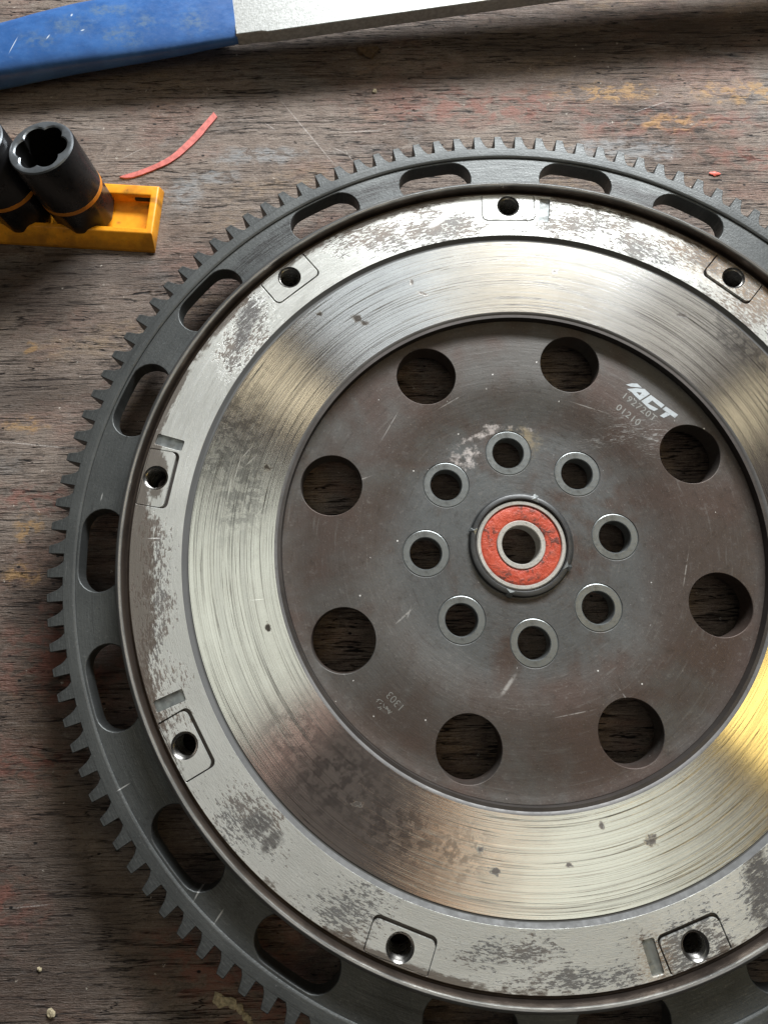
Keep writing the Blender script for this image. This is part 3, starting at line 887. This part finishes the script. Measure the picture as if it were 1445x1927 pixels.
sweep_box('bar_foot', foot_poly, foot_poly, lambda x, y: ztop(x, y) - 5.8, -ZT, M['zinc'], tool, bevel=1.0)

# ------------------------------------------------------------------ socket tray and two sockets
tray = thing('socket_tray', 'orange plastic tray holding black sockets upright', 'tray')
ang = radians(-4.2)
def ty(u, v): return (-155.0 + u * cos(ang) - v * sin(ang), 137.0 + u * sin(ang) + v * cos(ang))
def rect(u0, u1, v0, v1): return [ty(u0, v0), ty(u1, v0), ty(u1, v1), ty(u0, v1)]
rings = [(rect(-125, 0.2, 0, 31.5), -ZT), (rect(-125, .6, .4, 31.3), -18.6), (rect(-124, 0.0, 5.6, 30.2), -13.6), (rect(-123.5, -.6, 6.2, 29.6), -13.2),
         (rect(-122, -3.0, 8.0, 25.6), -13.2), (rect(-121.8, -3.4, 8.4, 25.2), -13.6), (rect(-121.5, -3.9, 8.9, 24.6), -18.8)]
tvv, tff = [], []
for rr, z in rings: tvv += [(x, y, z) for x, y in rr]
for k in range(len(rings) - 1):
    for i in range(4):
        j = (i + 1) % 4
        tff.append((k * 4 + i, k * 4 + j, k * 4 + 4 + j, k * 4 + 4 + i))
b = (len(rings) - 1) * 4
tff.append((b, b + 1, b + 2, b + 3)); tff.append((3, 2, 1, 0))
to = make_obj('tray_body', tvv, tff, M['tray'], tray, sharp=40)
md = to.modifiers.new('edge', 'BEVEL'); md.width = .5 * MM; md.segments = 3; md.limit_method = 'ANGLE'; md.angle_limit = radians(25)
sl = sweep_box('slot_shade_block', rect(-11, -4.2, 24.2, 25.5), rect(-11, -4.2, 24.2, 25.5), -15.2, -16.9, M['black'], tray)  # solid black block painting the dark of a hole in the tray wall

def socket(name, label, base, top, R, group):
    root = thing(name, label, 'socket', group)
    b = Vector(base); t = Vector(top); ax = (t - b); H = ax.length
    rot = Vector((0, 0, 1)).rotation_difference(ax.normalized()).to_matrix()
    def tr(vs): return [tuple(b + rot @ Vector(v)) for v in vs]
    seg = 144
    def ring(r, z): return [(r * cos(2 * pi * i / seg), r * sin(2 * pi * i / seg), z) for i in range(seg)]
    def hexr(r, z, d=.9):
        out = []
        for i in range(seg):
            a = 2 * pi * i / seg
            aa = ((a + pi / 6) % (pi / 3)) - pi / 6
            rr = min(r, (r - d) / cos(aa))
            out.append((rr * cos(a), rr * sin(a), z))
        return out
    def lobe(z, tw, k=1.0):
        out = []
        for i in range(seg):
            a = 2 * pi * i / seg
            c = abs(cos(3 * (a - tw)))
            rr = (9.0 + 2.1 * c ** .8) * k * R / 13.9
            out.append((rr * cos(a), rr * sin(a), z))
        return out
    def build(nm, loops, mat, closed_end=None, sharp=38):
        vs, fs = [], []
        for lp_ in loops: vs += lp_
        for k in range(len(loops) - 1):
            for i in range(seg):
                j = (i + 1) % seg
                fs.append((k * seg + i, k * seg + j, (k + 1) * seg + j, (k + 1) * seg + i))
        if closed_end is not None:
            for e in closed_end:
                f = tuple(range(e * seg, e * seg + seg)); fs.append(f)
        return make_obj(nm, tr(vs), fs, mat, root, sharp=sharp)
    bz = H * .36
    build('shell', [hexr(R * .95, 0), hexr(R * .985, 1.2), hexr(R * .985, bz - 4.5, 1.0), ring(R * .965, bz - 1.5), ring(R * .965, bz), ring(R * .965, bz + 2.0), ring(R, bz + 2.1), ring(R, H - 1.4), ring(R * .985, H - .7)],
          M['socket'], closed_end=[0])
    build('band', [ring(R * .972, bz), ring(R * 1.006, bz + .15), ring(R * 1.006, bz + 1.95), ring(R * .972, bz + 2.08)], M['band'])
    build('rim', [ring(R * .985, H - .7), ring(R * .955, H - .1), ring(R * .93, H), lobe(H, 0, 1.06), lobe(H - .5, .01, 1.0)], M['socketrim'])
    lo = [lobe(H - .5, .01, 1.0)] + [lobe(H - .5 - 2.4 * k, .01 + .055 * k, 1.0 - .012 * k) for k in range(1, 9)]
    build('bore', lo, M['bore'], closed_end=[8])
    return root
socket('socket', 'black twist socket standing at the free end of the orange tray beside the empty slot', (-186.6, 157.2, -18.7), (-190.9, 161.7, 21.0), 13.9, 'black sockets in the tray')
socket('socket', 'black twist socket half hidden behind the one nearer the empty end of the tray', (-214.6, 158.6, -18.7), (-219.4, 163.9, 22.0), 14.0, 'black sockets in the tray')

# ------------------------------------------------------------------ small things lying on the bench
# red curved sliver
outer = [(-173.7, 176.6), (-168.5, 176.0), (-159.0, 179.6), (-148.0, 185.8), (-138.4, 196.0), (-132.6, 204.4), (-129.4, 209.0)]
inner = [(-131.2, 211.8), (-136.8, 203.8), (-143.9, 194.6), (-150.2, 187.9), (-155.9, 184.0), (-163.7, 180.2), (-171.0, 177.6)]
pl = outer + inner
def jig(p): return (p[0] + rnd.uniform(-.09, .09), p[1] + rnd.uniform(-.09, .09))
dens = []
def spline(seq, n=5):
    out = []
    for i in range(len(seq) - 1):
        p0, p1, p2, p3 = seq[max(i - 1, 0)], seq[i], seq[i + 1], seq[min(i + 2, len(seq) - 1)]
        for k in range(n):
            t = k / n
            out.append(tuple(.5 * (2 * b_ + (c_ - a_) * t + (2 * a_ - 5 * b_ + 4 * c_ - d_) * t * t + (3 * b_ - a_ - 3 * c_ + d_) * t ** 3)
                             for a_, b_, c_, d_ in zip(p0, p1, p2, p3)))
    return out + [seq[-1]]
dens = [jig(p) for p in spline(outer) + spline(inner)]
sv = plate('paint_sliver', dens, [], -ZT + .75, .72, M['redpaint'])
tag(sv, 'thin curved pale red sliver lying on the bench beside the tray', 'sliver')

def lump(name, x, y, r, h, mat, label, cat, group=None, seed=0, stretch=1.0, rot=0.0):
    rg = random.Random(seed)
    bm = bmesh.new(); bmesh.ops.create_icosphere(bm, subdivisions=2, radius=1)
    ph = [rg.uniform(0, 6) for _ in range(6)]
    vs = []; 
    for v in bm.verts:
        d = 1 + .30 * sin(3 * v.co.x + ph[0]) * cos(2.6 * v.co.y + ph[1]) + .20 * sin(5 * v.co.z + ph[2] + 4 * v.co.x) + rg.uniform(-.10, .10)
        lx, ly = v.co.x * d * r * stretch, v.co.y * d * r
        vs.append((x + lx * cos(rot) - ly * sin(rot), y + lx * sin(rot) + ly * cos(rot), max(-ZT - .02, -ZT + h * .45 + v.co.z * d * h * .55)))
    fs = [tuple(v.index for v in f.verts) for f in bm.faces]; bm.free()
    o = make_obj(name, vs, fs, mat)
    return tag(o, label, cat, group)
lump('chip', 106.0, 176.3, 1.0, .8, M['chip'], 'tiny bright red chip on the bench beyond the gear teeth', 'chip', seed=3, stretch=2.2, rot=-.1)
lump('crumb', -60.5, 246.5, 2.1, 2.2, M['brownlump'], 'brown crumb in the shadow of the steel bar', 'crumb', seed=5)
lump('crumb', -56.0, 246.0, 3.2, 2.4, M['brownlump'], 'larger brown crumb in the shadow of the steel bar', 'crumb', seed=6, stretch=1.3)
lump('crumb', -53.8, 223.6, 1.2, .9, M['crumb'], 'pale crumb at the edge of the steel bar shadow', 'crumb', seed=8)
for i, (x, y, r) in enumerate(((-113.5, -158.6, 2.2), (-109.6, -159.4, 1.7), (-106.4, -161.4, 1.3), (-104.0, -164.0, 1.2), (-102.6, -166.0, 1.0))):
    lump('crumb', x, y, r, 1.1, M['crumb'], ('largest pale yellowish crumb at the head of the crumb trail', 'second largest pale crumb, next to the head of the trail', 'middle crumb of the pale trail near the gear', 'small pale crumb second from the thin end of the trail', 'smallest pale crumb at the thin end of the trail')[i], 'crumb', 'pale crumb trail', seed=20 + i, stretch=1.3, rot=-.7)
lump('crumb', -173.0, -161.6, 1.5, 1.1, M['crumb'], 'single pale crumb lying apart from the crumb trail', 'crumb', seed=31)
lump('crumb', -178.5, -148.0, .8, .7, M['crumb'], 'small pale crumb above the single crumb', 'crumb', seed=32)
